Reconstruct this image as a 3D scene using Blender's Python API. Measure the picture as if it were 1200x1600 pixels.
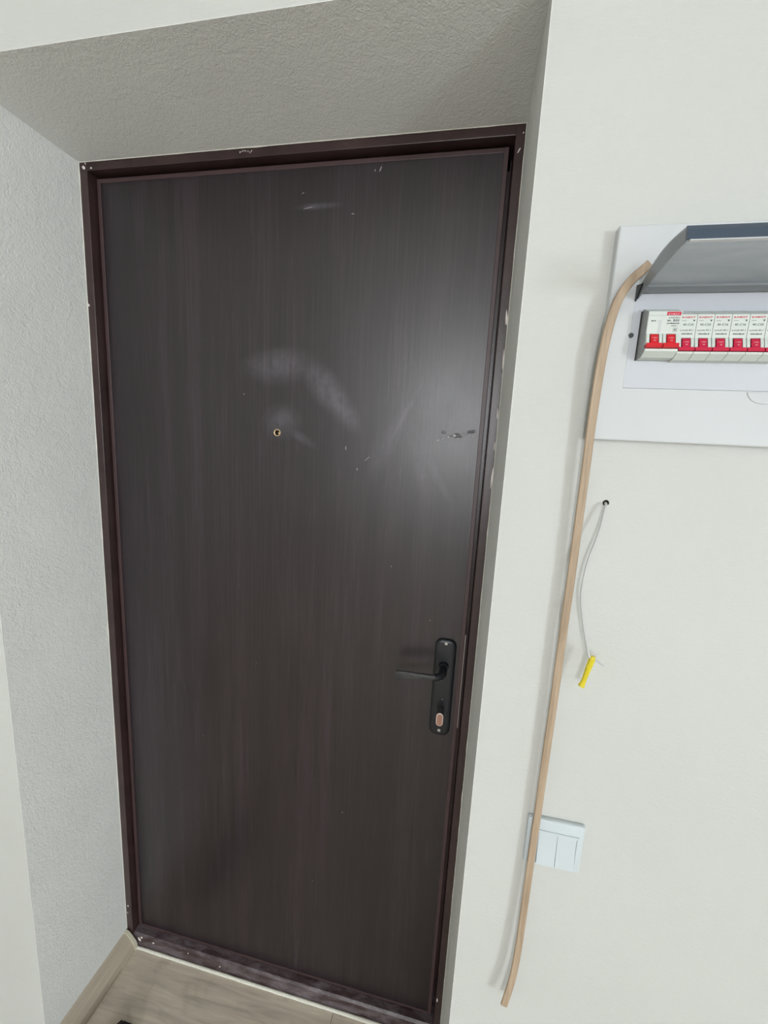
import bpy, bmesh, math, random
from mathutils import Vector, Matrix, noise

for o in list(bpy.data.objects): bpy.data.objects.remove(o)
random.seed(4)
scene = bpy.context.scene
C = scene.collection
PI = math.pi

# ------------------------------------------------------------------ camera
F_PX, PITCH, YAW, ROLL = 645.14, .1674, .1898, .0529
CAM = Vector((.8624, -.8376, 1.4967))
fw = Vector((-math.sin(YAW)*math.cos(PITCH), math.cos(YAW)*math.cos(PITCH), -math.sin(PITCH)))
rt = fw.cross(Vector((0, 0, 1))).normalized(); up = rt.cross(fw)
r2 = rt*math.cos(ROLL)+up*math.sin(ROLL); u2 = -rt*math.sin(ROLL)+up*math.cos(ROLL)
cd = bpy.data.cameras.new('camera'); cam = bpy.data.objects.new('camera', cd); C.objects.link(cam)
cd.sensor_fit = 'HORIZONTAL'; cd.sensor_width = 36; cd.lens = F_PX/1200*36; cd.clip_start = .01
M = Matrix((r2, u2, -fw)).transposed().to_4x4(); M.translation = CAM
cam.matrix_world = M
scene.camera = cam

# ------------------------------------------------------------------ light
D = .239                       # depth of the door reveal; wall face at y = -D
W, H = .9160, 2.0500           # door opening
RX0, RX1, RY0, RZ1 = -2.0, 4.4, -5.2, 2.65     # room
WIN1 = (.38, 1.12, 1.15, 2.50)                 # x0,x1,z0,z1 in the rear wall
WIN2 = (-4.6, -3.5, .55, 2.05)                # y0,y1,z0,z1 in the right wall
w = bpy.data.worlds.new('sky'); scene.world = w; w.use_nodes = True
w.node_tree.nodes['Background'].inputs[0].default_value = (.72, .85, 1, 1)
w.node_tree.nodes['Background'].inputs[1].default_value = .6
def area(name, loc, rot, sx, sy, power, col):
    l = bpy.data.lights.new(name, 'AREA'); l.shape = 'RECTANGLE'; l.size = sx; l.size_y = sy
    l.energy = power; l.color = col
    o = bpy.data.objects.new(name, l); C.objects.link(o); o.location = loc; o.rotation_euler = rot
    return o
area('daylight_rear_window', ((WIN1[0]+WIN1[1])/2, RY0-.08, (WIN1[2]+WIN1[3])/2), (PI/2, 0, 0),
     WIN1[1]-WIN1[0], WIN1[3]-WIN1[2], 82, (.95, .97, 1))
area('daylight_side_window', (RX1+.08, (WIN2[0]+WIN2[1])/2, (WIN2[2]+WIN2[3])/2), (PI/2, 0, PI/2),
     WIN2[1]-WIN2[0], WIN2[3]-WIN2[2], 130, (.87, .945, 1))
vs = scene.view_settings
vs.view_transform = 'Standard'; vs.look = 'None'; vs.gamma = 1; vs.use_curve_mapping = False
vs.exposure = .42

# ------------------------------------------------------------------ materials
def srgb(r, g, b):
    f = lambda c: (c/255/12.92) if c/255 <= .04045 else ((c/255+.055)/1.055)**2.4
    return (f(r), f(g), f(b), 1)
class NT:
    def __init__(s, name):
        s.m = bpy.data.materials.new(name); s.m.use_nodes = True
        s.t = s.m.node_tree; s.b = s.t.nodes['Principled BSDF']
        s.co = s.n('ShaderNodeTexCoord').outputs['Object']
    def n(s, kind, **kw):
        nd = s.t.nodes.new(kind)
        for k, v in kw.items(): setattr(nd, k, v)
        return nd
    def put(s, sock, v):
        if hasattr(v, 'is_output'): s.t.links.new(v, sock)
        else: sock.default_value = v
    def math(s, op, a, b=0., c=None, clamp=False):
        nd = s.n('ShaderNodeMath', operation=op, use_clamp=clamp)
        s.put(nd.inputs[0], a); s.put(nd.inputs[1], b)
        if c is not None: s.put(nd.inputs[2], c)
        return nd.outputs[0]
    def mapping(s, scale=(1, 1, 1), loc=(0, 0, 0), rot=(0, 0, 0)):
        nd = s.n('ShaderNodeMapping'); s.put(nd.inputs['Vector'], s.co)
        nd.inputs['Scale'].default_value = scale; nd.inputs['Location'].default_value = loc; nd.inputs['Rotation'].default_value = rot
        return nd.outputs[0]
    def noise(s, scale, detail=3, rough=.5, dist=0, vec=None):
        nd = s.n('ShaderNodeTexNoise'); s.put(nd.inputs['Vector'], vec if vec is not None else s.co)
        nd.inputs['Scale'].default_value = scale; nd.inputs['Detail'].default_value = detail
        nd.inputs['Roughness'].default_value = rough; nd.inputs['Distortion'].default_value = dist
        return nd.outputs['Fac']
    def ramp(s, fac, stops):
        nd = s.n('ShaderNodeValToRGB'); s.put(nd.inputs[0], fac)
        e = nd.color_ramp.elements
        while len(e) < len(stops): e.new(.5)
        for el, (p, c) in zip(e, stops):
            el.position = p; el.color = c if len(c) == 4 else (*c, 1)
        return nd.outputs[0]
    def mix(s, fac, a, b, mode='MIX'):
        nd = s.n('ShaderNodeMix', data_type='RGBA', blend_type=mode)
        s.put(nd.inputs[0], fac); s.put(nd.inputs[6], a); s.put(nd.inputs[7], b)
        return nd.outputs[2]
    def bump(s, h, strength=.3, dist=.001):
        nd = s.n('ShaderNodeBump'); s.put(nd.inputs['Height'], h)
        nd.inputs['Strength'].default_value = strength; nd.inputs['Distance'].default_value = dist
        s.put(s.b.inputs['Normal'], nd.outputs[0])
    def set(s, col=None, rough=None, spec=None, metal=None):
        if col is not None: s.put(s.b.inputs['Base Color'], col)
        if rough is not None: s.put(s.b.inputs['Roughness'], rough)
        if spec is not None: s.put(s.b.inputs['Specular IOR Level'], spec)
        if metal is not None: s.put(s.b.inputs['Metallic'], metal)
        return s.m
    def band(s, x, z, cx, cz, ang, a, b, soft=.5):
        """soft-edged ellipse on a vertical face: 1 inside, 0 outside"""
        dx = s.math('SUBTRACT', x, cx); dz = s.math('SUBTRACT', z, cz)
        c, sn = math.cos(ang), math.sin(ang)
        p = s.math('ADD', s.math('MULTIPLY', dx, c/a), s.math('MULTIPLY', dz, sn/a))
        q = s.math('ADD', s.math('MULTIPLY', dx, -sn/b), s.math('MULTIPLY', dz, c/b))
        d = s.math('ADD', s.math('MULTIPLY', p, p), s.math('MULTIPLY', q, q))
        m = s.math('MULTIPLY', s.math('SUBTRACT', 1., d), 1/soft, clamp=True)
        return m
def plain(name, col, rough=.5, spec=.5, metal=0, nz=0, nscale=40):
    t = NT(name)
    if nz:
        f = t.noise(nscale, 3)
        c2 = tuple(min(1, c*(1-nz)) for c in col[:3])+(1,); c1 = tuple(min(1, c*(1+nz)) for c in col[:3])+(1,)
        return t.set(t.ramp(f, [(.3, c2), (.7, c1)]), rough, spec, metal)
    return t.set(col, rough, spec, metal)

MAT = {}
# cream embossed wallpaper
t = NT('wallpaper_cream')
fib = t.noise(95, 4, .6, 1.2, t.mapping((1, 1, 2.6)))
big = t.noise(2.2, 3)
col = t.ramp(big, [(.3, srgb(194, 195, 191)), (.7, srgb(199, 200, 196))])
t.bump(fib, .4, .0015); MAT['wall'] = t.set(col, .62, .35)
# grey coarse stipple paper on the reveals
t = NT('wallpaper_grey_stipple')
st = t.noise(150, 3, .55, 1.6)
st2 = t.noise(60, 2, .5, .8)
h = t.math('ADD', st, t.math('MULTIPLY', st2, .7))
big = t.noise(5, 3)
col = t.ramp(big, [(.3, srgb(231, 232, 229)), (.7, srgb(237, 238, 235))])
t.bump(h, .6, .0024); MAT['reveal'] = t.set(col, .6, .35)
MAT['ceiling'] = plain('ceiling_paint', srgb(235, 235, 230), .8, .2)
# dark door laminate with vertical grain
t = NT('door_laminate')
g1 = t.noise(1, 4, .6, .4, t.mapping((210, 1, 5)))
g2 = t.noise(1, 3, .5, 0, t.mapping((26, 1, .8)))
g3 = t.noise(1, 2, .5, 0, t.mapping((520, 1, 22)))
gr = t.math('ADD', t.math('MULTIPLY', g1, .5), t.math('ADD', t.math('MULTIPLY', g2, .35), t.math('MULTIPLY', g3, .15)))
col = t.ramp(gr, [(.38, srgb(18, 8, 13)), (.5, srgb(29, 18, 24)), (.62, srgb(45, 33, 40))])
sx = t.n('ShaderNodeSeparateXYZ'); t.put(sx.inputs[0], t.co)
X, Z = t.math('ADD', sx.outputs[0], W/2), sx.outputs[2]
cl = t.noise(34, 4, .65, .6); cl2 = t.noise(9, 3, .6, .5)
dust = None
for (cx, cz, ang, a, b, k) in [(.455, 1.645, .05, .085, .035, .8), (.56, 1.60, -.85, .085, .03, 1.), (.60, 1.555, -.8, .055, .022, .8),
                               (.725, 1.545, 1.12, .105, .007, 1.), (.70, 1.50, 1.15, .09, .018, .55), (.79, 1.46, -1.05, .10, .010, .8),
                               (.765, 1.455, -1.25, .085, .014, .55), (.80, 1.60, .9, .07, .03, .7), (.46, 1.53, .2, .045, .035, .6),
                               (.50, 1.50, -.5, .05, .01, .5), (.68, 1.47, 1.4, .06, .02, .4), (.53, 1.95, .02, .05, .006, .6), (.83, 1.56, 1.3, .05, .03, .5)]:
    q = t.band(X, Z, cx, cz, ang, a*1.25, b*1.35, 1.); m = t.math('MULTIPLY', t.math('MULTIPLY', q, q), k)
    dust = m if dust is None else t.math('MAXIMUM', dust, m)
dust = t.math('MULTIPLY', dust, t.math('MULTIPLY', t.math('SUBTRACT', t.math('MULTIPLY', cl, 1.3), .1), t.math('ADD', cl2, .5), clamp=True))
col = t.mix(t.math('MULTIPLY', t.math('MULTIPLY', dust, t.math('ADD', g1, .45)), .24), col, srgb(176, 172, 184))
rough = t.math('ADD', t.math('ADD', .34, t.math('MULTIPLY', cl2, .06)), t.math('MULTIPLY', dust, .05))
t.bump(t.math('ADD', g1, t.math('MULTIPLY', g3, .6)), .17, .0006)
MAT['door'] = t.set(col, rough, .72)
# brown oil paint on the steel frame
t = NT('frame_paint_brown')
sp = t.noise(420, 2, .5); pw = t.noise(16, 3, .6)
col = t.ramp(pw, [(.35, srgb(48, 33, 33)), (.65, srgb(62, 45, 44))])
t.bump(t.noise(300, 3), .25, .0008); MAT['frame'] = t.set(col, .33, .5)
t = NT('frame_paint_scuffed')
sc = t.noise(14, 5, .7, .4, t.mapping((1, 3, 3))); grit = t.noise(160, 3, .7)
wear = t.math('MULTIPLY', t.math('SUBTRACT', sc, .42), 3.5, clamp=True)
wear = t.math('MULTIPLY', wear, t.math('ADD', grit, .25), clamp=True)
col = t.mix(wear, srgb(58, 42, 44), srgb(128, 118, 124))
t.bump(grit, .25, .0008); MAT['sill'] = t.set(col, .42, .5)
MAT['edge'] = plain('leaf_edge_paint', srgb(68, 50, 51), .42, .5, nz=.12, nscale=20)
MAT['black'] = plain('black_hardware', srgb(21, 23, 29), .38, .5, nz=.2, nscale=60)
MAT['lever'] = plain('worn_black_lever', srgb(58, 58, 59), .45, .5, nz=.35, nscale=90)
MAT['steel'] = plain('zinc_screw', srgb(205, 205, 205), .3, .5, .7)
MAT['steel_dull'] = plain('dull_steel', srgb(150, 142, 138), .35, .5, .6)
MAT['brass'] = plain('brass_rim', srgb(226, 200, 160), .3, .5, .8)
MAT['copper'] = plain('coppery_key_face', srgb(168, 126, 110), .4, .5, .3)
MAT['copper_rim'] = plain('pale_nickel_rim', srgb(232, 214, 205), .35, .5, .4)
MAT['dark'] = plain('dark_hole', srgb(28, 20, 12), .8, .2)
MAT['fleck'] = plain('white_paint_fleck', srgb(226, 216, 212), .7, .3)
MAT['scuff'] = plain('pale_scuff', srgb(150, 143, 148), .6, .3)
MAT['flake'] = plain('torn_laminate_paper', srgb(168, 164, 168), .45, .5, nz=.3, nscale=400)
MAT['bead'] = plain('white_sealant', srgb(224, 222, 210), .7, .3, nz=.06, nscale=120)
# laminate floor
t = NT('laminate_floor')
oi = t.n('ShaderNodeObjectInfo').outputs['Random']
vec = t.n('ShaderNodeVectorMath', operation='ADD')
t.put(vec.inputs[0], t.mapping((5, 60, 1)))
cx = t.n('ShaderNodeCombineXYZ'); t.put(cx.inputs[0], t.math('MULTIPLY', oi, 40)); t.put(cx.inputs[1], t.math('MULTIPLY', oi, 17))
t.put(vec.inputs[1], cx.outputs[0])
g = t.noise(1, 5, .6, .8, vec.outputs[0])
col = t.ramp(g, [(.3, srgb(176, 164, 150)), (.5, srgb(199, 187, 171)), (.72, srgb(214, 203, 186))])
dirt = t.noise(11, 4, .65, .5); dm = t.math('MULTIPLY', t.math('SUBTRACT', dirt, .56), 5., clamp=True)
col = t.mix(t.math('MULTIPLY', dm, .35), col, srgb(128, 116, 98))
t.bump(g, .12, .0006); MAT['floor'] = t.set(col, .42, .45)
t = NT('skirting_taupe')
g = t.noise(1, 4, .6, .4, t.mapping((30, 5, 90)))
col = t.ramp(g, [(.3, srgb(172, 160, 144)), (.7, srgb(196, 184, 166))]); MAT['skirting'] = t.set(col, .45, .45)
MAT['skirting_cap'] = plain('skirting_end_cap', srgb(205, 200, 180), .5, .4)
# plastics
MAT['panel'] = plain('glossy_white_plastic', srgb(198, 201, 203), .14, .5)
MAT['panel_in'] = plain('white_plastic_inner', srgb(192, 195, 202), .25, .5)
MAT['mcb'] = plain('grey_white_breaker', srgb(206, 212, 206), .45, .45)
MAT['mcb_side'] = plain('grey_breaker_side', srgb(158, 160, 160), .5, .4)
MAT['red'] = plain('red_toggle', srgb(206, 30, 42), .35, .5)
MAT['crimson'] = plain('crimson_toggle', srgb(196, 30, 66), .35, .5)
MAT['red_ink'] = plain('red_print', srgb(200, 40, 66), .6, .3)
MAT['ink'] = plain('dark_print', srgb(74, 80, 80), .6, .3)
MAT['white_ink'] = plain('pale_print', srgb(240, 190, 195), .6, .3)
MAT['switch'] = plain('cool_white_switch', srgb(196, 204, 208), .3, .5)
MAT['cable'] = plain('white_cable_sheath', srgb(190, 191, 190), .45, .4)
MAT['wire'] = plain('bare_grey_wire', srgb(176, 180, 182), .4, .5)
MAT['yellow'] = plain('yellow_tape', srgb(214, 196, 40), .4, .5, nz=.08, nscale=200)
t = NT('smoked_plastic')
t.b.inputs['Alpha'].default_value = .56
wav = t.noise(1, 3, .5, .6, t.mapping((5, 26, 26)))
t.bump(wav, .35, .004)
MAT['smoke'] = t.set(t.ramp(wav, [(.3, srgb(158, 168, 178)), (.7, srgb(200, 206, 213))]), .08, 1.)
t = NT('smoked_plastic_lip')
t.b.inputs['Alpha'].default_value = .9
MAT['smoke_lip'] = t.set(srgb(62, 76, 92), .12, .5)
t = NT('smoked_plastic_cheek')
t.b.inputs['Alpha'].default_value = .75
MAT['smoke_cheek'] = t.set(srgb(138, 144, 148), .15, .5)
t = NT('strip_wood')
g = t.noise(1, 4, .6, .3, t.mapping((160, 160, 9)))
col = t.ramp(g, [(.3, srgb(146, 127, 106)), (.5, srgb(166, 145, 122)), (.75, srgb(184, 163, 140))])
t.bump(g, .15, .0005); MAT['strip'] = t.set(col, .5, .4)
MAT['leather'] = plain('black_leather', srgb(26, 24, 23), .5, .4, nz=.2, nscale=80)
MAT['rubber'] = plain('dark_rubber', srgb(38, 34, 31), .8, .2)
MAT['pvc'] = plain('white_window_frame', srgb(235, 235, 235), .3, .5)

# ------------------------------------------------------------------ helpers
ORG = {}
def BM(): return bmesh.new()
def box(bm, x0, x1, y0, y1, z0, z1, bev=0, seg=2):
    vs_ = [bm.verts.new(p) for p in ((x0, y0, z0), (x1, y0, z0), (x1, y1, z0), (x0, y1, z0), (x0, y0, z1), (x1, y0, z1), (x1, y1, z1), (x0, y1, z1))]
    fs = [bm.faces.new([vs_[i] for i in f]) for f in ((0, 3, 2, 1), (4, 5, 6, 7), (0, 1, 5, 4), (1, 2, 6, 5), (2, 3, 7, 6), (3, 0, 4, 7))]
    if bev:
        es = list({e for f in fs for e in f.edges})
        bmesh.ops.bevel(bm, geom=es, offset=bev, segments=seg, affect='EDGES', profile=.5)
    return bm
def prism(bm, prof, axis, a, b, bev=0):
    """extrude a 2-D outline along an axis: 'x' -> (y,z), 'y' -> (x,z), 'z' -> (x,y)"""
    def P(p, q):
        return {'x': (q, p[0], p[1]), 'y': (p[0], q, p[1]), 'z': (p[0], p[1], q)}[axis]
    A = [bm.verts.new(P(p, a)) for p in prof]; B = [bm.verts.new(P(p, b)) for p in prof]
    n = len(prof); fs = [bm.faces.new(A), bm.faces.new(B[::-1])]
    for i in range(n): fs.append(bm.faces.new((A[i], B[i], B[(i+1) % n], A[(i+1) % n])))
    bmesh.ops.recalc_face_normals(bm, faces=fs)
    if bev:
        es = list({e for f in fs[:2] for e in f.edges})
        bmesh.ops.bevel(bm, geom=es, offset=bev, segments=2, affect='EDGES', profile=.5)
    return bm
def cyl(bm, c, axis, r, h, seg=20, r2=None, cap=True):
    """cylinder from c along the unit axis"""
    ax = Vector(axis).normalized(); e1 = ax.orthogonal().normalized(); e2 = ax.cross(e1); c = Vector(c)
    r2 = r if r2 is None else r2
    A = [bm.verts.new(c+(e1*math.cos(2*PI*i/seg)+e2*math.sin(2*PI*i/seg))*r) for i in range(seg)]
    B = [bm.verts.new(c+ax*h+(e1*math.cos(2*PI*i/seg)+e2*math.sin(2*PI*i/seg))*r2) for i in range(seg)]
    fs = [bm.faces.new((A[i], A[(i+1) % seg], B[(i+1) % seg], B[i])) for i in range(seg)]
    if cap: fs += [bm.faces.new(A[::-1]), bm.faces.new(B)]
    return bm
def tube(bm, pts, rad, seg=10):
    pts = [Vector(p) for p in pts]; rings = []
    for i, p in enumerate(pts):
        d = (pts[min(i+1, len(pts)-1)]-pts[max(i-1, 0)]).normalized()
        e1 = d.cross(Vector((0, 1, 0))); e1 = (e1 if e1.length > 1e-4 else d.orthogonal()).normalized(); e2 = d.cross(e1)
        r = rad[i] if isinstance(rad, (list, tuple)) else rad
        rings.append([bm.verts.new(p+(e1*math.cos(2*PI*k/seg)+e2*math.sin(2*PI*k/seg))*r) for k in range(seg)])
    for a, b in zip(rings, rings[1:]):
        for k in range(seg): bm.faces.new((a[k], a[(k+1) % seg], b[(k+1) % seg], b[k]))
    bm.faces.new(rings[0][::-1]); bm.faces.new(rings[-1])
    bmesh.ops.recalc_face_normals(bm, faces=bm.faces[:])
    return bm
def smooth_path(pts, n=8):
    out = []; P = [Vector(p) for p in pts]
    for i in range(len(P)-1):
        p0, p1, p2, p3 = P[max(i-1, 0)], P[i], P[i+1], P[min(i+2, len(P)-1)]
        for k in range(n):
            s = k/n
            out.append(.5*((2*p1)+(p2-p0)*s+(2*p0-5*p1+4*p2-p3)*s*s+(3*p1-p0-3*p2+p3)*s**3))
    out.append(P[-1]); return out
def obj(name, bm, mat, parent=None, smooth=False, org=None):
    root = parent
    while root is not None and root.parent is not None: root = root.parent
    o0 = Vector(ORG.get(root.name, (0, 0, 0))) if root else Vector(org or (0, 0, 0))
    me = bpy.data.meshes.new(name)
    if o0.length: bmesh.ops.translate(bm, verts=bm.verts[:], vec=-o0)
    if smooth:
        for f in bm.faces: f.smooth = True
    bm.to_mesh(me); bm.free()
    me.materials.append(MAT[mat])
    o = bpy.data.objects.new(name, me); C.objects.link(o)
    if parent: o.parent = parent
    else: o.location = o0; ORG[o.name] = tuple(o0)
    if smooth:
        try: me.set_sharp_from_angle(angle=math.radians(40))
        except Exception: pass
    return o
def empty(name, loc):
    o = bpy.data.objects.new(name, None); C.objects.link(o); o.location = loc; ORG[o.name] = tuple(loc)
    o.empty_display_size = .05
    return o
def tag(o, label, cat, group=None):
    o['label'] = label; o['category'] = cat
    if group: o['group'] = group
    return o
def struct(o, label=None):
    o['kind'] = 'structure'
    if label: o['label'] = label
    return o

# ------------------------------------------------------------------ room shell
T = .34
bm = BM()
box(bm, RX0, 0, -D, .10, 0, H); box(bm, W, RX1, -D, .10, 0, H); box(bm, RX0, RX1, -D, .10, H, RZ1)
wall_back = struct(obj('wall_back', bm, 'wall'), 'cream embossed wallpapered wall around the deep door recess')
e = .0006
wl = struct(obj('wall_reveal_left', box(BM(), 0, e, -D, 0, 0, H), 'reveal'), 'grey stippled reveal left of the door')
wr = struct(obj('wall_reveal_right', box(BM(), W-e, W, -D, 0, 0, H), 'reveal'), 'narrow grey reveal right of the door')
wt = struct(obj('wall_reveal_top', box(BM(), 0, W, -D, 0, H-e, H), 'reveal'), 'grey stippled underside of the door recess')
# ragged white sealant line where the paper meets the frame
def bead(pts, name, parent):
    bm = BM(); P = []; R = []
    for a, b in zip(pts, pts[1:]):
        a, b = Vector(a), Vector(b); n = max(2, int((b-a).length/.012))
        for i in range(n): P.append(a.lerp(b, i/n)); R.append(.0005+.0011*max(0, noise.noise(P[-1]*23))+.0003*random.random())
    P.append(Vector(pts[-1])); R.append(.0006)
    return obj(name, tube(bm, P, R, 6), 'bead', parent, True)
bead([(0.0008, -.0004, .055), (.0008, -.0004, H)], 'sealant_bead', wl)
bead([(W-.0008, -.0004, .055), (W-.0008, -.0004, H)], 'sealant_bead', wr)
bead([(0, -.0004, H-.0008), (W, -.0004, H-.0008)], 'sealant_bead', wt)

bm = BM(); box(bm, RX0-.15, RX0, RY0-.15, .10, 0, RZ1); struct(obj('wall_left', bm, 'wall'))
y0, y1, z0, z1 = WIN2
bm = BM(); X0, X1 = RX1, RX1+.15
box(bm, X0, X1, RY0-.15, y0, 0, RZ1); box(bm, X0, X1, y1, .10, 0, RZ1); box(bm, X0, X1, y0, y1, 0, z0); box(bm, X0, X1, y0, y1, z1, RZ1)
struct(obj('wall_right', bm, 'wall'))
x0, x1, a0, a1 = WIN1
bm = BM(); Y0, Y1 = RY0-.15, RY0
box(bm, RX0, x0, Y0, Y1, 0, RZ1); box(bm, x1, RX1, Y0, Y1, 0, RZ1); box(bm, x0, x1, Y0, Y1, 0, a0); box(bm, x0, x1, Y0, Y1, a1, RZ1)
struct(obj('wall_front', bm, 'wall'))
struct(obj('ceiling', box(BM(), RX0-.15, RX1+.15, RY0-.15, .10, RZ1, RZ1+.12), 'ceiling'))
# window frames
t_ = .05
w1 = struct(empty('window_1', ((x0+x1)/2, RY0-.05, a0)))
bm = BM(); yy0, yy1 = RY0-.07, RY0-.01
box(bm, x0, x0+t_, yy0, yy1, a0, a1); box(bm, x1-t_, x1, yy0, yy1, a0, a1); box(bm, x0+t_, x1-t_, yy0, yy1, a0, a0+t_); box(bm, x0+t_, x1-t_, yy0, yy1, a1-t_, a1)
obj('window_frame', bm, 'pvc', w1)
w2 = struct(empty('window_2', (RX1+.05, (y0+y1)/2, z0)))
bm = BM(); xx0, xx1 = RX1+.01, RX1+.07; ym = (y0+y1)/2
box(bm, xx0, xx1, y0, y0+t_, z0, z1); box(bm, xx0, xx1, y1-t_, y1, z0, z1); box(bm, xx0, xx1, y0+t_, y1-t_, z0, z0+t_); box(bm, xx0, xx1, y0+t_, y1-t_, z1-t_, z1)
obj('window_frame', bm, 'pvc', w2)
obj('mullion', box(BM(), xx0, xx1, ym-.025, ym+.025, z0+t_, z1-t_), 'pvc', w2)

# floor: slab with separate laminate planks
floor = struct(obj('floor', box(BM(), RX0, RX1, RY0, .10, -.06, -.008), 'floor'), 'taupe laminate floor of long planks')
PL, PW, GAP = 1.285, .1925, .0006
yy = -.0075; row = 0
while yy > RY0+.01:
    off = [.6372, .21, 1.02, .43][row % 4]
    cuts = [RX0]+[off+PL*k for k in range(-4, 5) if RX0+.02 < off+PL*k < RX1-.02]+[RX1]
    for c0, c1 in zip(cuts, cuts[1:]):
        if row == 0: c0, c1 = max(c0, .001), min(c1, W-.001)      # this row lies inside the recess
        if c1-c0 < .02: continue
        obj('plank', box(BM(), c0+GAP, c1-GAP, max(yy-PW, RY0)+GAP, yy-(GAP if row else 0), -.008, 0, .0005, 1), 'floor', floor)
    yy -= PW
    row += 1

# white sealant strip between threshold and floor
bm = BM(); P = []; R = []
for i in range(60):
    xx = .028+i*(W-.056)/59; P.append((xx, -.0036, .0005)); R.append(.0042+.0008*noise.noise(Vector((xx*30, 0, 0))))
struct(obj('trim_1', tube(bm, P, R, 8), 'bead', None, True), 'thin white sealant strip along the foot of the threshold')

# skirting boards in the recess and along the wall
def skirting(name, x, s, label):
    prof = [(x, 0), (x+s*.0345, 0), (x+s*.0345, .012), (x+s*.031, .022), (x+s*.018, .040), (x+s*.008, .050), (x, .0515)]
    b = obj(name, prism(BM(), prof, 'y', -.011, -D+.001, 0), 'skirting', None)
    struct(b, label)
    prof2 = [(x, 0), (x+s*.036, 0), (x+s*.036, .013), (x+s*.0325, .0235), (x+s*.0195, .0415), (x+s*.009, .0518), (x, .0535)]
    obj('end_cap', prism(BM(), prof2, 'y', -.0035, -.0125, 0), 'skirting_cap', b)
skirting('baseboard_left', 0.0006, 1, 'taupe laminate skirting along the left reveal')
skirting('baseboard_right', W-.0006, -1, 'taupe laminate skirting along the right reveal')
for nm, a, b in (('baseboard_back_left', RX0, 0), ('baseboard_back_right', W, RX1)):
    prof = [(-D, 0), (-D-.0345, 0), (-D-.0345, .012), (-D-.031, .022), (-D-.018, .040), (-D-.008, .050), (-D, .0515)]
    struct(obj(nm, prism(BM(), prof, 'x', a, b), 'skirting'))

# ------------------------------------------------------------------ the door
door = struct(empty('door_1', (W/2, .03, 0)), 'dark brown steel entrance door with wood-grain laminate')
FW = .0195
obj('frame_jamb', box(BM(), .001, FW, 0, .085, 0, H-.001, .0012), 'frame', door)
obj('frame_jamb', box(BM(), W-FW+.002, W-.001, 0, .085, 0, H-.001, .0012), 'frame', door)
obj('frame_header', box(BM(), FW-.0005, W-FW+.0025, .0004, .085, H-.0175, H-.001, .0012), 'frame', door)
obj('door_stop', box(BM(), FW-.001, FW+.018, .066, .085, .03, H-.017), 'frame', door)
obj('door_stop', box(BM(), W-FW-.018, W-FW+.003, .066, .085, .03, H-.017), 'frame', door)
obj('door_stop', box(BM(), FW, W-FW, .066, .085, H-.036, H-.017), 'frame', door)
SL = .041
sill_prof = [(0.0006, 0), (.085, 0), (.085, SL+.004), (.019, SL), (.006, SL-.001), (.0015, SL-.006)]
th = obj('threshold', prism(BM(), sill_prof, 'x', FW-.0005, W-FW+.0025), 'sill', door)
LX0, LX1, LZ0, LZ1 = .0228, .8903, .0455, 2.0275
LY = .020
leaf = obj('door_leaf', box(BM(), LX0, LX1, LY+.0014, .064, LZ0, LZ1), 'door', door)
ew = .0085
obj('edge_strip', box(BM(), LX0, LX0+ew, LY, LY+.012, LZ0, LZ1, .0008), 'edge', leaf)
obj('edge_strip', box(BM(), LX1-ew, LX1, LY, LY+.012, LZ0, LZ1, .0008), 'edge', leaf)
obj('edge_strip', box(BM(), LX0+ew-.0005, LX1-ew+.0005, LY, LY+.012, LZ1-ew, LZ1-.0002, .0008), 'edge', leaf)
obj('edge_strip', box(BM(), LX0+ew-.0005, LX1-ew+.0005, LY, LY+.012, LZ0+.0002, LZ0+.006, .0008), 'edge', leaf)

FY = LY+.0014      # laminate face
# peephole: brass ring with a dark bore
bm = BM(); cx, cz = .4498, 1.5050; seg = 28
prof = [(.0078, .0002), (.0078, -.0012), (.0070, -.0020), (.0060, -.0018), (.0056, -.0006), (.0056, .0002)]
rings = [[bm.verts.new((cx+r*math.cos(2*PI*k/seg), FY+y, cz+r*math.sin(2*PI*k/seg))) for k in range(seg)] for r, y in prof]
for a, b in zip(rings, rings[1:]):
    for k in range(seg): bm.faces.new((a[k], a[(k+1) % seg], b[(k+1) % seg], b[k]))
bmesh.ops.recalc_face_normals(bm, faces=bm.faces[:])
peep = obj('peephole', bm, 'brass', door, True)
obj('bore', cyl(BM(), (cx, FY-.0003, cz), (0, 1, 0), .0057, .003, 24), 'dark', peep)
obj('lens_tube', cyl(BM(), (cx+.0038, FY-.0006, cz-.0008), (0, 1, 0), .0017, .002, 10), 'brass', peep)

# crumpled, peeled laminate at the right edge
def crumple(x0, x1, z0, z1, amp, seed, name):
    bm = BM(); nx, nz = 64, 36; g = []
    for j in range(nz+1):
        r_ = []
        for i in range(nx+1):
            u, v = i/nx, j/nz; x = x0+(x1-x0)*u; z = z0+(z1-z0)*v
            c = .42+.30*u+.12*math.sin(u*9); d = max(0, 1-abs(v-c)/(.26+.12*math.sin(u*13+1)))
            ed = min(1, 6*u)*min(1, 6*(1-u))
            h = d*ed*(.25+max(0, noise.noise(Vector((x*120+seed, z*140, 3)))*1.2+.25))
            r_.append(bm.verts.new((x, FY+.0003-amp*h, z)))
        g.append(r_)
    for j in range(nz):
        for i in range(nx): bm.faces.new((g[j][i], g[j][i+1], g[j+1][i+1], g[j+1][i]))
    return obj(name, bm, 'door', leaf, True)
crumple(.795, .8818, 1.4960, 1.5360, .0010, 5, 'peeled_laminate')

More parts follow.
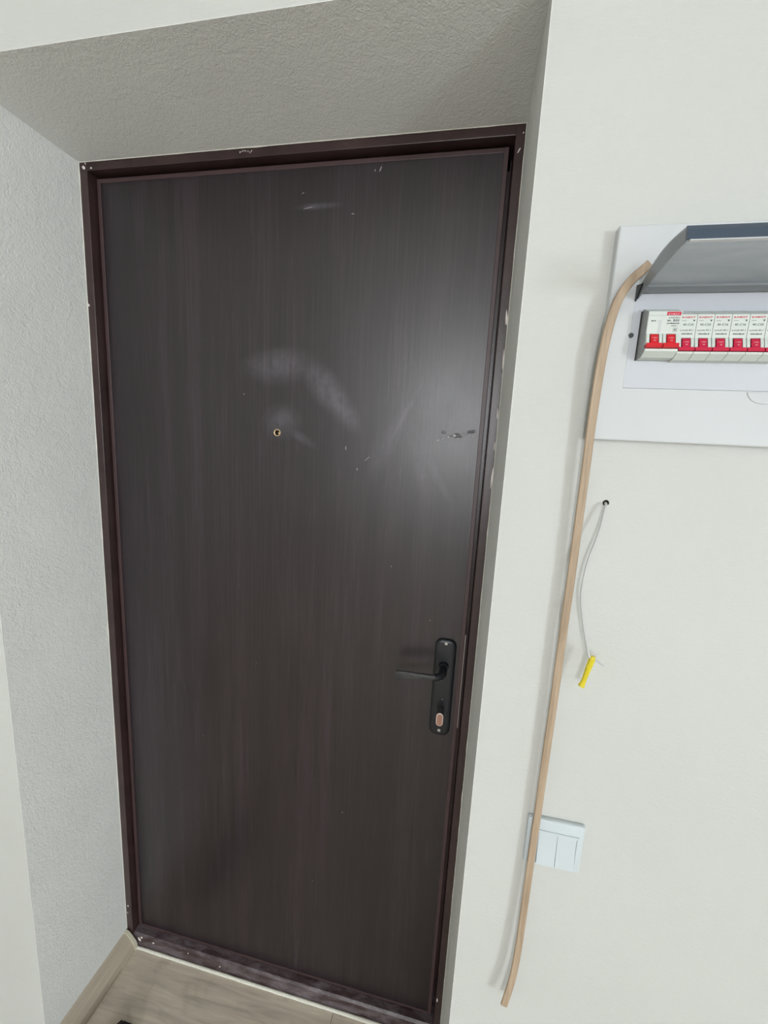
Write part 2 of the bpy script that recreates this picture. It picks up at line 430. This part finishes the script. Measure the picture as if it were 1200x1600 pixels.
def fleck(parent, x, y, z, rx, rz, ang=0, mat='fleck', name='paint_fleck', th_=.0006):
    bm = BM(); n = 11; A = []; B = []
    ca, sa = math.cos(ang), math.sin(ang)
    for k in range(n):
        a = 2*PI*k/n; q = 1+.35*(random.random()-.5)
        px, pz = rx*math.cos(a)*q, rz*math.sin(a)*q
        px, pz = px*ca-pz*sa, px*sa+pz*ca
        A.append(bm.verts.new((x+px, y+.0003, z+pz))); B.append(bm.verts.new((x+px*.8, y-th_, z+pz*.8)))
    bm.faces.new(B)
    for k in range(n): bm.faces.new((A[k], A[(k+1) % n], B[(k+1) % n], B[k]))
    bmesh.ops.recalc_face_normals(bm, faces=bm.faces[:])
    return obj(name, bm, mat, parent)
for (x, z, rx, rz, an) in [(.0400, .0245, .0066, .0034, -.9), (.0480, .0335, .0034, .0032, 0), (.0865, .0268, .0038, .002, -.2), (.30, .018, .002, .0015, 0), (.2, .030, .0018, .0014, .3)]:
    fleck(th, x, .0006 if z < .036 else .0012, z, rx, rz, an)
jl, jr, hd = [o for o in door.children if o.name.startswith('frame_')][:3]
fleck(jl, .012, 0, 2.0388, .0044, .0034, -.5); fleck(jl, .0165, 0, 2.046, .0012, .0022, .4); fleck(hd, .030, .0004, 2.0372, .0022, .002, 0)
fleck(jl, .0035, 0, 1.7645, .0022, .003, 0); fleck(jl, .0085, 0, .1346, .0022, .0032, .2); fleck(jl, .006, 0, .11, .0012, .003, .1)
fleck(jr, .9063, 0, 2.0082, .0010, .0052, -.5); fleck(jr, .911, 0, 2.035, .0011, .0016, 0); fleck(jr, .9020, 0, .1316, .0018, .0075, 0); fleck(jr, .9120, 0, 1.735, .0022, .013, .06)
fleck(jr, .9135, 0, 1.66, .0012, .02, .03); fleck(jr, .9135, 0, 1.44, .0014, .022, -.03); fleck(jr, .9125, 0, 1.56, .001, .012, .05); fleck(jr, .9125, 0, 1.50, .0008, .009, .0)
for k in range(7): fleck(hd, .375+k*.0042+random.random()*.002, .0004, 2.0405+random.random()*.004, .0006, .0022, random.uniform(-.5, .5))
for (x, z, rx, rz, an) in [(.6558, 2.008, .0014, .006, -.4), (.645, 2.006, .0009, .003, -.2), (.8129, 1.1173, .0014, .0012, 0), (.634, 1.437, .0012, .003, .2), (.607, 1.48, .001, .005, 0),
                           (.6328, .5853, .0015, .0012, 0), (.512, 1.948, .010, .0006, .15), (.604, 1.933, .004, .0008, -.2), (.50, 1.975, .003, .0007, .5), (.37, 1.585, .0012, .0015, 0), (.655, 1.46, .008, .0006, .75),
                           (.40, .95, .0008, .0012, 0), (.72, 1.23, .0008, .0018, 0), (.25, .72, .0008, .0012, 0), (.56, .36, .001, .001, 0)]:
    fleck(leaf, x, FY, z, rx, rz, an, 'scuff', 'scuff_mark', .0003)

for (x, z, rx, rz, an) in [(.802, 1.506, .0024, .0012, .6), (.812, 1.510, .0020, .0010, .9), (.822, 1.513, .0022, .0014, .3), (.834, 1.517, .0030, .0022, -.4), (.842, 1.512, .0030, .0008, -.5), (.858, 1.510, .0026, .0007, .4), (.870, 1.517, .0030, .0008, .5)]:
    fleck(leaf, x, FY-.0010, z, rx*1.3, rz*1.3, an, 'flake', 'laminate_flake', .0010)
# lock faceplate glinting in the gap
obj('lock_faceplate', box(BM(), LX1+.0001, LX1+.0022, LY-.0004, LY+.022, .872, 1.096, .0004), 'steel_dull', leaf)

# handle set
bm = BM()
px0, px1, pz0, pz1 = .8285, .8745, .850, 1.0815
def plate_outline(i=0, n=8):
    r = .017-i; x0, x1, z0, z1 = px0+i, px1-i, pz0+i, pz1-i
    pts = []
    for (cx, cz, a) in ((x1-r, z1-r, 0), (x0+r, z1-r, PI/2), (x0+r, z0+r, PI), (x1-r, z0+r, 1.5*PI)):
        for k in range(n+1): pts.append((cx+r*math.cos(a+k*PI/2/n), cz+r*math.sin(a+k*PI/2/n)))
    return pts
rings = [[bm.verts.new((x, y, z)) for x, z in plate_outline(i)] for i, y in ((0, FY+.0005), (0, FY-.004), (.0012, FY-.0066), (.0045, FY-.0082), (.0085, FY-.0086))]
for a, b in zip(rings, rings[1:]):
    for k in range(len(a)): bm.faces.new((a[k], a[(k+1) % len(a)], b[(k+1) % len(a)], b[k]))
bm.faces.new(rings[-1]); bmesh.ops.recalc_face_normals(bm, faces=bm.faces[:])
plate = obj('handle_backplate', bm, 'black', door, True)
PY = FY-.0086
def screw(x, z):
    bm = BM(); cyl(bm, (x, PY+.0005, z), (0, -1, 0), .0036, .0014, 18, .0030)
    s = obj('screw', bm, 'steel', plate)
    b2 = BM(); box(b2, x-.0022, x+.0022, PY-.00105, PY-.0007, z-.0004, z+.0004); box(b2, x-.0004, x+.0004, PY-.00105, PY-.0007, z-.0022, z+.0022)
    obj('screw_cross', b2, 'steel_dull', plate)
screw(.8517, 1.0730); screw(.8513, .8635)
# embossed oval ring on the upper plate
obj('collar', cyl(BM(), (.8500, PY+.0005, 1.0195), (0, -1, 0), .0115, .008, 28, .0100), 'black', plate, True)
lev = obj('lever_handle', tube(BM(), smooth_path([(.850, PY-.002, 1.0195), (.850, -.012, 1.0195), (.8488, -.022, 1.0190), (.843, -.030, 1.0180), (.834, -.033, 1.0172)], 5), [.0085]*10+[.0083]*5+[.0075]*6, 14), 'black', door, True)
# flat blade widening to its tip
bm = BM(); rg = []
for x, hz, zc, hy, yc in [(.840, .0052, 1.0175, .0052, -.032), (.830, .0056, 1.0170, .0050, -.0335), (.812, .0064, 1.0158, .0045, -.0335), (.795, .0075, 1.0140, .0042, -.033), (.775, .0092, 1.0115, .0038, -.032), (.760, .0102, 1.0090, .0034, -.031), (.7525, .0104, 1.0078, .0030, -.0305), (.7510, .0094, 1.0076, .0022, -.0305)]:
    rg.append([bm.verts.new((x, yc+hy*math.cos(a)*(abs(math.cos(a))**-.35 if abs(math.cos(a)) > .05 else 1), zc+hz*math.sin(a)*(abs(math.sin(a))**-.35 if abs(math.sin(a)) > .05 else 1))) for a in [2*PI*k/20 for k in range(20)]])
for a, b in zip(rg, rg[1:]):
    for k in range(20): bm.faces.new((a[k], a[(k+1) % 20], b[(k+1) % 20], b[k]))
bm.faces.new(rg[0]); bm.faces.new(rg[-1][::-1]); bmesh.ops.recalc_face_normals(bm, faces=bm.faces[:])
obj('lever_blade', bm, 'lever', lev, True)
# oval thumb-turn of the lock cylinder
def stadium(cx, cz, hw, hh, n=10):
    return [(cx+hw*math.cos(a), cz+(hh-hw)+hw*math.sin(a)) for a in [PI*k/n for k in range(n+1)]]+[(cx+hw*math.cos(a), cz-(hh-hw)+hw*math.sin(a)) for a in [PI+PI*k/n for k in range(n+1)]]
ty = -.014
tc = (.8512, .9085)
thumb = obj('thumb_turn', prism(BM(), stadium(tc[0], tc[1], .0074, .0152), 'y', PY+.001, ty+.0012), 'lever', plate, True)
obj('turn_rim', prism(BM(), stadium(tc[0], tc[1], .0074, .0152), 'y', ty+.0012, ty, .0004), 'copper_rim', plate)
obj('turn_face', prism(BM(), stadium(tc[0], tc[1]-.0003, .0057, .0134), 'y', ty+.0005, ty-.0005), 'copper', plate)
for (x, z) in [(.8345, 1.0835-.008), (.8305, 1.012), (.8470, .985), (.8530, .9405), (.8325, .915)]:
    fleck(plate, x, PY if x > .838 else PY+.004, z, .0009, .0011, 0, 'fleck', 'paint_fleck', .0006)

# ------------------------------------------------------------------ distribution board
WY = -D
CY = -.254           # cover face
board = tag(empty('distribution_board', (1.18, WY, 1.5145)), 'white plastic fuse box with raised smoky lid on the cream wall', 'fuse box')
BX0, BX1, BZ0, BZ1 = 1.0177, 1.345, 1.5145, 1.7654
OX0, OX1, OZ0, OZ1 = 1.0457, 1.317, 1.5790, 1.6900
def ring_plate(bm, o, i, y0, y1):
    """flat plate with a rectangular hole, front face y0, back face y1"""
    R = lambda q, y: [bm.verts.new(p) for p in ((q[0], y, q[2]), (q[1], y, q[2]), (q[1], y, q[3]), (q[0], y, q[3]))]
    of, i_f, ob, ib = R(o, y0), R(i, y0), R(o, y1), R(i, y1)
    for k in range(4):
        j = (k+1) % 4
        bm.faces.new((of[k], of[j], i_f[j], i_f[k])); bm.faces.new((ob[k], ib[k], ib[j], ob[j]))
        bm.faces.new((of[k], ob[k], ob[j], of[j])); bm.faces.new((i_f[k], i_f[j], ib[j], ib[k]))
    bmesh.ops.recalc_face_normals(bm, faces=bm.faces[:])
    return bm
bm = ring_plate(BM(), (BX0, BX1, BZ0, BZ1), (OX0, OX1, OZ0, OZ1), CY, WY+.0005)
es = [e_ for e_ in bm.edges if all(abs(v.co.y-CY) < 1e-5 for v in e_.verts) and (all(abs(v.co.x-BX0) < 1e-5 or abs(v.co.x-BX1) < 1e-5 for v in e_.verts) and all(abs(v.co.z-BZ0) < 1e-5 or abs(v.co.z-BZ1) < 1e-5 for v in e_.verts))]
bmesh.ops.bevel(bm, geom=es, offset=.0022, segments=3, affect='EDGES', profile=.5)
cover = obj('cover', bm, 'panel', board)
SX0, SX1, SZ0, SZ1 = 1.0550, 1.300, 1.6120, 1.6690
IY = CY+.0012
inner = obj('inner_plate', ring_plate(BM(), (OX0+.0005, OX1-.0005, OZ0+.0005, OZ1-.0005), (SX0, SX1, SZ0, SZ1), IY, WY), 'panel_in', board)
obj('slot_lip', box(BM(), OX0+.006, OX1-.006, IY-.0008, IY+.0005, 1.6692, 1.6712, .0003), 'panel_in', inner)
obj('latch_hole', cyl(BM(), (OX0+.0012, CY-.0003, 1.6415), (0, 1, 0), .0030, .002, 16), 'ink', cover)
bm = BM(); tz = 1.5778
prism(bm, [(1.1825, tz), (1.1835, tz-.004), (1.188, tz-.0095), (1.194, tz-.0125), (1.201, tz-.0135), (1.235, tz-.0135), (1.242, tz-.0115), (1.248, tz-.004), (1.249, tz)], 'y', CY-.0012, CY+.001, .0008); obj('finger_tab', bm, 'panel', cover)

# lid: hinged at the top of the opening, swung up toward the viewer
HZ, HY = 1.6905, CY-.0015
LLEN, ANG = .110, math.radians(10)
ca, sa = math.cos(ANG), math.sin(ANG)
def lid_pt(x, s, d):      # s along the lid from the hinge, d below its underside
    return (x, HY-s*ca+d*(-sa), HZ+s*sa-d*ca)
LIDX0, LIDX1 = OX0+.001, OX1-.001
def lid_sheet(bm, x0, x1, prof, th_):
    """profile in (s,d) swept in x with a thickness"""
    n = len(prof); A, B = [], []
    for i, (s, d) in enumerate(prof):
        p0 = prof[max(0, i-1)]; p1 = prof[min(n-1, i+1)]
        tx, ty_ = p1[0]-p0[0], p1[1]-p0[1]; l = math.hypot(tx, ty_); nx, ny = -ty_/l, tx/l
        A.append([bm.verts.new(lid_pt(x, s, d)) for x in (x0, x1)])
        B.append([bm.verts.new(lid_pt(x, s-nx*th_, d-ny*th_)) for x in (x0, x1)])
    for i in range(n-1):
        bm.faces.new((A[i][0], A[i][1], A[i+1][1], A[i+1][0])); bm.faces.new((B[i][0], B[i+1][0], B[i+1][1], B[i][1]))
        for k in (0, 1): bm.faces.new((A[i][k], A[i+1][k], B[i+1][k], B[i][k]))
    for i in (0, n-1): bm.faces.new((A[i][0], A[i][1], B[i][1], B[i][0]))
    bmesh.ops.recalc_face_normals(bm, faces=bm.faces[:])
    return bm
arc = lambda s: -.010*math.sin(PI*min(1, max(0, s/LLEN)))
prof = [(LLEN*k/14, arc(LLEN*k/14)) for k in range(15)]
lid = obj('lid', lid_sheet(BM(), LIDX0, LIDX1, prof, .0018), 'smoke', board, True)
lip_prof = [(LLEN-.0005, -.0015), (LLEN+.0015, .003), (LLEN+.001, .0115)]
obj('lid_lip', lid_sheet(BM(), LIDX0, LIDX1, lip_prof, .0016), 'smoke_lip', lid)
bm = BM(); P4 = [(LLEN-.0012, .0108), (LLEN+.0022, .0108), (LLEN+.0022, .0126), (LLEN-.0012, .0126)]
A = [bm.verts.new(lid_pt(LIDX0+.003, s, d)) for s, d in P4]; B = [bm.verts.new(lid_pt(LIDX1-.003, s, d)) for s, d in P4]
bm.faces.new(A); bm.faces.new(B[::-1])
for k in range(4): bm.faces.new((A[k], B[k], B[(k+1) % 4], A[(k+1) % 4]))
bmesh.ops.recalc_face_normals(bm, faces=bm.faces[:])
obj('lip_highlight', bm, 'panel', lid)  # pale bar standing in for the highlight line along the lid's lip
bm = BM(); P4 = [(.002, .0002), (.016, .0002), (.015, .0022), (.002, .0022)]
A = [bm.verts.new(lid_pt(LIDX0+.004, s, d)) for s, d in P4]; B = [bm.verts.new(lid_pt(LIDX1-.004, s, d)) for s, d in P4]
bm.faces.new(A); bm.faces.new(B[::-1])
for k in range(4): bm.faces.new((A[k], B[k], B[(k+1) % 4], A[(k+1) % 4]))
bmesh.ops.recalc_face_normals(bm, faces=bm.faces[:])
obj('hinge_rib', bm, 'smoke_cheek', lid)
for xx in (LIDX0, LIDX1-.0016):
    bm = BM(); tp = [(s, d-.0002) for s, d in prof]
    bt = [(LLEN*k/14, .0085+.003*(k/14)-.003*math.sin(PI*k/14)) for k in range(15)]
    loop = tp+bt[::-1]
    A = [bm.verts.new(lid_pt(xx, s, d)) for s, d in loop]; B = [bm.verts.new(lid_pt(xx+.0016, s, d)) for s, d in loop]
    m = len(loop)
    for k in range(14):
        for L_, fl in ((A, 1), (B, 0)):
            q = [L_[k], L_[k+1], L_[m-2-k], L_[m-1-k]]
            bm.faces.new(q if fl else q[::-1])
    for k in range(m): bm.faces.new((A[k], A[(k+1) % m], B[(k+1) % m], B[k]))
    bmesh.ops.recalc_face_normals(bm, faces=bm.faces[:])
    obj('lid_cheek', bm, 'smoke_cheek', lid)
obj('hinge_ear', prism(BM(), [(HY+.001, HZ-.010), (HY+.001, HZ+.008), (HY-.016, HZ+.004), (HY-.004, HZ-.008)], 'x', LIDX0-.0016, LIDX0+.0002), 'black', lid)
obj('din_rail', box(BM(), SX0+.002, SX1-.002, WY-.0005, WY-.003, 1.622, 1.657), 'steel_dull', board)

# ------------------------------------------------------------------ breakers
def text_mesh(body, size, width, bold=0):
    cu = bpy.data.curves.new('txt', 'FONT'); cu.body = body; cu.size = size; cu.align_x = 'CENTER'; cu.align_y = 'CENTER'
    cu.extrude = .00006; cu.offset = bold; cu.resolution_u = 2
    o = bpy.data.objects.new('txt', cu); C.objects.link(o)
    bpy.context.view_layer.update()
    me = bpy.data.meshes.new_from_object(o.evaluated_get(bpy.context.evaluated_depsgraph_get()))
    bpy.data.objects.remove(o)
    xs = [v.co.x for v in me.vertices]; wd = max(xs)-min(xs)
    k = width/wd if width else 1
    for v in me.vertices: v.co.x *= k
    return me
def text(body, x, y, z, size, width, mat, parent, bold=.00002):
    me = text_mesh(body, size, width, bold); me.name = 'printed_text'
    me.materials.clear(); me.materials.append(MAT[mat])
    o = bpy.data.objects.new('printed_text', me); C.objects.link(o); o.parent = parent
    root = parent
    while root.parent is not None: root = root.parent
    o.location = Vector((x, y, z))-Vector(ORG[root.name]); o.rotation_euler = (PI/2, 0, 0)
    return o
def toggle(bm, x0, x1, sx0, sx1, yf, zt, zm, zb):
    """lever: narrow stem above, full width bar below, leaning out at the bottom"""
    prism(bm, [(yf+.004, zt), (yf+.004, zm-.001), (yf-.0055, zm-.0005), (yf-.0015, zt)], 'x', sx0, sx1)
    prism(bm, [(yf+.004, zm+.0012), (yf+.004, zb), (yf-.0045, zb), (yf-.0068, zm-.003), (yf-.0058, zm+.0012)], 'x', x0, x1)
    return bm
def breaker(x0, wd, yf, zt, zb, poles, label, mats, lines, group=None):
    b = tag(empty('circuit_breaker', (x0+wd/2, WY-.003, zb)), label, 'breaker', group)
    g = .00025
    side = mats[1]
    # stepped body: deep shoulders, proud face, sloping foot
    zl = zt-.0255 if poles == 2 else zt-.0265       # lower edge of the printed face
    body = BM()
    prism(body, [(WY-.003, zb-.003), (WY-.003, zt+.0078), (IY+.0006, zt+.0074), (yf+.0016, zt), (yf, zt-.0006), (yf, zl), (yf+.0025, zl-.0003), (yf+.0025, zb+.0085), (yf-.0035, zb+.0070), (yf-.0035, zb+.0045), (yf+.006, zb-.001)], 'x', x0+g, x0+wd-g)
    bo = obj('body', body, mats[0], b)
    if poles == 2:
        obj('side_wall', prism(BM(), [(WY-.003, zb-.003), (WY-.003, zt+.0078), (IY+.0006, zt+.0074), (yf+.0006, zt-.0008), (yf+.0006, zl-.014), (yf-.003, zb+.0066), (yf+.006, zb-.001)], 'x', x0-.0003, x0+g), 'mcb_side', bo)
    pw = wd/poles
    for p in range(poles):
        cx = x0+pw*(p+.5)
        # white ribs either side of the toggle
        for s in (-1, 1):
            xr = cx+s*pw*.385
            obj('toggle_rib', prism(BM(), [(yf+.003, zl+.0002), (yf-.0005, zl), (yf-.0030, zl-.0075), (yf-.0042, zl-.0125), (yf+.003, zl-.0125)], 'x', xr-.0016, xr+.0016), mats[0], bo)
        lv = obj('toggle', toggle(BM(), x0+pw*p+.0006, x0+pw*(p+1)-.0006, cx-.0041, cx+.0041, yf, zl-.001, zl-.0125, zb+.0078), mats[2], b)
        text('I ON', cx, yf-.0034, zl-.0052, .0023, .0048, 'white_ink', lv)
        lv2 = text('60' if poles == 2 else '45', cx, yf-.0050, zl-.0085, .0020, .0026, 'white_ink', lv)
        for o in (lv.children): o.rotation_euler = (PI/2-.36, 0, 0)
    return b, bo, yf, zl
BXs = 1.0572
MP = .0177
rcd, rb, yf, zl = breaker(BXs, 2*MP, -.2715, 1.6645, 1.6145, 2, 'double width breaker with two bright red toggles at the left end', ('mcb', 'mcb_side', 'red'), None)
xr = BXs+2*MP
obj('red_header', box(BM(), BXs+.0195, xr-.0012, yf-.0002, yf+.001, zl+.0205, zl+.0242), 'red_ink', rb)
text('E.NEXT', BXs+.0268, yf-.0003, zl+.0217, .0024, .0115, 'white_ink', rb)
text('e.mcb.60.2', BXs+.0276, yf-.0001, zl+.0178, .0024, .0118, 'ink', rb)
text('60-', BXs+.0228, yf-.0001, zl+.0146, .0024, .0044, 'ink', rb, .00008)
text('B50', BXs+.0300, yf-.0001, zl+.0146, .0036, .0062, 'ink', rb, .00006)
text('professional', BXs+.0271, yf-.0001, zl+.0117, .0020, .0125, 'ink', rb, .00008)
text('400V~', BXs+.0290, yf-.0001, zl+.0088, .0018, .0072, 'ink', rb)
text('e.n', BXs+.0062, yf-.0001, zl+.0146, .0026, .0050, 'ink', rb, .0001)
obj('seam_line', box(BM(), BXs+.0006, xr-.0006, yf-.00012, yf+.001, zl+.0201, zl+.0204), 'mcb_side', rb)
bm = BM(); xk, zk = BXs+.0302, zl+.0045
box(bm, xk-.002, xk+.002, yf-.0001, yf+.0005, zk-.002, zk-.0017); box(bm, xk-.002, xk+.002, yf-.0001, yf+.0005, zk+.0017, zk+.002)
box(bm, xk-.002, xk-.0017, yf-.0001, yf+.0005, zk-.002, zk+.002); box(bm, xk+.0017, xk+.002, yf-.0001, yf+.0005, zk-.002, zk+.002)
box(bm, xk-.0008, xk+.0008, yf-.0001, yf+.0005, zk-.0008, zk+.0008)
obj('square_mark', bm, 'ink', rb)
obj('indicator_groove', box(BM(), BXs+.0118, BXs+.0150, yf-.0002, yf+.001, zl+.0012, zl+.0152, .0001), 'panel', rb)
rates = ['45-C25', '45-C25', '45-C16', '45-C16', '45-C20', '45-C20', '45-C16']
words = ['first', 'second', 'third', 'fourth', 'fifth']
for i, rate in enumerate(rates):
    x0 = BXs+2*MP+i*MP
    lab = ('%s slim breaker with crimson toggle right of the double width breaker' % words[i]) if i < 5 else \
          ('slim crimson toggle breaker cut off by the right edge of the picture' if i == 5 else 'slim crimson toggle breaker beyond the cut off one')
    if i == 6: break
    b, bo, yf, zl = breaker(x0, MP, -.2685, 1.6618, 1.6125, 1, lab, ('mcb', 'mcb_side', 'crimson'), None, 'slim breakers in the fuse box')
    cx = x0+MP/2
    text('E.NEXT', cx-.0002, yf-.0001, zl+.0226, .0024, .0138, 'red_ink', bo, .00006)
    obj('rule', box(BM(), cx-.0068, cx-.0020, yf-.00012, yf+.0005, zl+.0189, zl+.0192), 'ink', bo)
    obj('seal_dot', prism(BM(), [(cx+.0046, zl+.0200), (cx+.0070, zl+.0200), (cx+.0058, zl+.0178)], 'y', yf-.0001, yf+.0005), 'ink', bo)
    text(rate, cx+.0004, yf-.0001, zl+.0146, .0031, .0112, 'ink', bo, .00003)
    text('e.mcb.45.1', cx, yf-.0001, zl+.0085, .0024, .0136, 'ink', bo)
    text('standard', cx+.0002, yf-.0001, zl+.0046, .0024, .0112, 'ink', bo, .00007)

# ------------------------------------------------------------------ light switch
SWX, SWZ = 1.0025, .8555
sw = tag(empty('light_switch', (SWX+.041, WY, SWZ)), 'white square two-rocker light switch on the wall', 'light switch')
S = .0825
obj('plate', box(BM(), SWX, SWX+S, -.2475, WY+.0004, SWZ, SWZ+S, .0025, 3), 'switch', sw, True)
fr = obj('inner_frame', ring_plate(BM(), (SWX+.0135, SWX+.0745, SWZ+.0035, SWZ+.0645), (SWX+.0165, SWX+.0725, SWZ+.006, SWZ+.0610), -.2492, -.2468), 'switch', sw)
for k in range(2):
    a = SWX+.0173+k*.0275; b = a+.0268
    prof = [(-.2460, SWZ+.0068), (-.2460, SWZ+.0602), (-.2482, SWZ+.0600), (-.2500, SWZ+.034), (-.2525, SWZ+.0072)]
    obj('rocker', prism(BM(), prof, 'x', a, b), 'switch', sw)

# ------------------------------------------------------------------ bent wooden strip
pts = [(1.0530, -.2640, 1.7185), (1.0460, -.2630, 1.7115), (1.0360, -.2620, 1.7015), (1.0258, -.2610, 1.6825), (1.0200, -.2600, 1.6575), (1.0158, -.2595, 1.6130), (1.0146, -.2570, 1.5432), (1.0150, -.2560, 1.4698),
       (1.0152, -.2550, 1.4102), (1.0152, -.2545, 1.3302), (1.0145, -.2540, 1.2457), (1.0145, -.2535, 1.1568), (1.0137, -.2530, 1.0631), (1.0130, -.2530, .9645), (1.0122, -.2530, .8957), (1.0113, -.2540, .8014), (1.0096, -.2570, .7048), (1.0058, -.2585, .6409), (.9977, -.2610, .5885)]
path = smooth_path(pts, 6)
bm = BM(); rg = []
for i, p in enumerate(path):
    d = (path[min(i+1, len(path)-1)]-path[max(i-1, 0)]).normalized()
    side = Vector((0, 1, 0)).cross(d).normalized(); nrm = d.cross(side).normalized()
    hw, ht = .0052, .0022; c = .0009
    rg.append([bm.verts.new(p+side*a+nrm*b) for a, b in ((-hw+c, -ht), (hw-c, -ht), (hw, -ht+c), (hw, ht-c), (hw-c, ht), (-hw+c, ht), (-hw, ht-c), (-hw, -ht+c))])
for a, b in zip(rg, rg[1:]):
    for k in range(8): bm.faces.new((a[k], a[(k+1) % 8], b[(k+1) % 8], b[k]))
bm.faces.new(rg[0]); bm.faces.new(rg[-1][::-1]); bmesh.ops.recalc_face_normals(bm, faces=bm.faces[:])
tag(obj('wooden_strip', bm, 'strip', None, org=(.995, -.26, .61)), 'long thin tan wooden strip bowed at the top, hanging from the fuse box lid', 'wood strip')

# ------------------------------------------------------------------ loose cable
obj('cable_hole', cyl(BM(), (1.0503, WY-.0004, 1.4318), (0, 1, 0), .0040, .002, 16), 'dark', wall_back)
cab = tag(empty('electric_cable', (1.0503, WY, 1.4300)), 'loose white electric cable poking out of the wall, yellow tape on its end', 'cable')
cp = smooth_path([(1.0500, WY+.004, 1.4312), (1.0488, -.2445, 1.4308), (1.0470, -.2500, 1.4240), (1.0420, -.2560, 1.3948), (1.0312, -.2620, 1.3515), (1.0283, -.2640, 1.3100), (1.0338, -.2650, 1.2767), (1.0400, -.2650, 1.2520), (1.0475, -.2650, 1.2255), (1.0510, -.2650, 1.2200)], 6)
obj('sheath', tube(BM(), cp, .0018, 10), 'cable', cab, True)
obj('tape_end', tube(BM(), [(1.0540, -.2652, 1.2232), (1.0528, -.2652, 1.2190), (1.0500, -.2652, 1.2060), (1.0470, -.2652, 1.1900), (1.0452, -.2652, 1.1815), (1.0440, -.2652, 1.1772)], [.0030, .0044, .0040, .0034, .0036, .0046], 8), 'yellow', cab)
obj('bare_wire', tube(BM(), smooth_path([(1.0522, -.2650, 1.2205), (1.0590, -.2650, 1.2175), (1.0684, -.2650, 1.2120)], 4), .0013, 8), 'wire', cab, True)

# ------------------------------------------------------------------ shoe whose toe enters the picture at the bottom
shoe = tag(empty('shoe', (.12, -.30, 0)), 'black shoe toe on the floor, mostly cut off by the bottom edge', 'shoe')
def shoe_ring(s, z0_, hgt, k):
    wd = .047*(1-max(0, (.25-s)/.25)**2.2*.9)*(1-.18*max(0, (s-.45))/.55)*(1 if s < .9 else 1-.35*(s-.9)/.1)
    return wd
def loft(rings):
    bm = BM(); R = [[bm.verts.new(p) for p in r] for r in rings]
    for a, b in zip(R, R[1:]):
        n = len(a)
        for k in range(n): bm.faces.new((a[k], a[(k+1) % n], b[(k+1) % n], b[k]))
    bm.faces.new(R[0]); bm.faces.new(R[-1][::-1]); bmesh.ops.recalc_face_normals(bm, faces=bm.faces[:])
    return bm
TX, TY = .138, -.151
up_r, so_r = [], []
for i in range(19):
    s = i/18; wd = shoe_ring(s, 0, 0, 0); y = TY-.005-s*.27; x = TX-.01*s
    hgt = .020+.018*min(1, s/.35)+.014*max(0, min(1, (s-.35)/.3))
    if i == 0: wd, hgt = .012, .012
    up_r.append([(x+wd*math.cos(a)*(.94 if math.sin(a) > 0 else 1), y, .016+hgt*max(0, math.sin(a))) for a in [2*PI*k/16 for k in range(16)]])
    so_r.append([(x+(wd+.004)*c_[0], y+(.004 if i == 0 else (-.004 if i == 18 else 0)), .018*c_[1]) for c_ in ((-1, 0), (1, 0), (1, 1), (-1, 1))])
obj('upper', loft(up_r), 'leather', shoe, True)
obj('sole', loft(so_r), 'rubber', shoe)
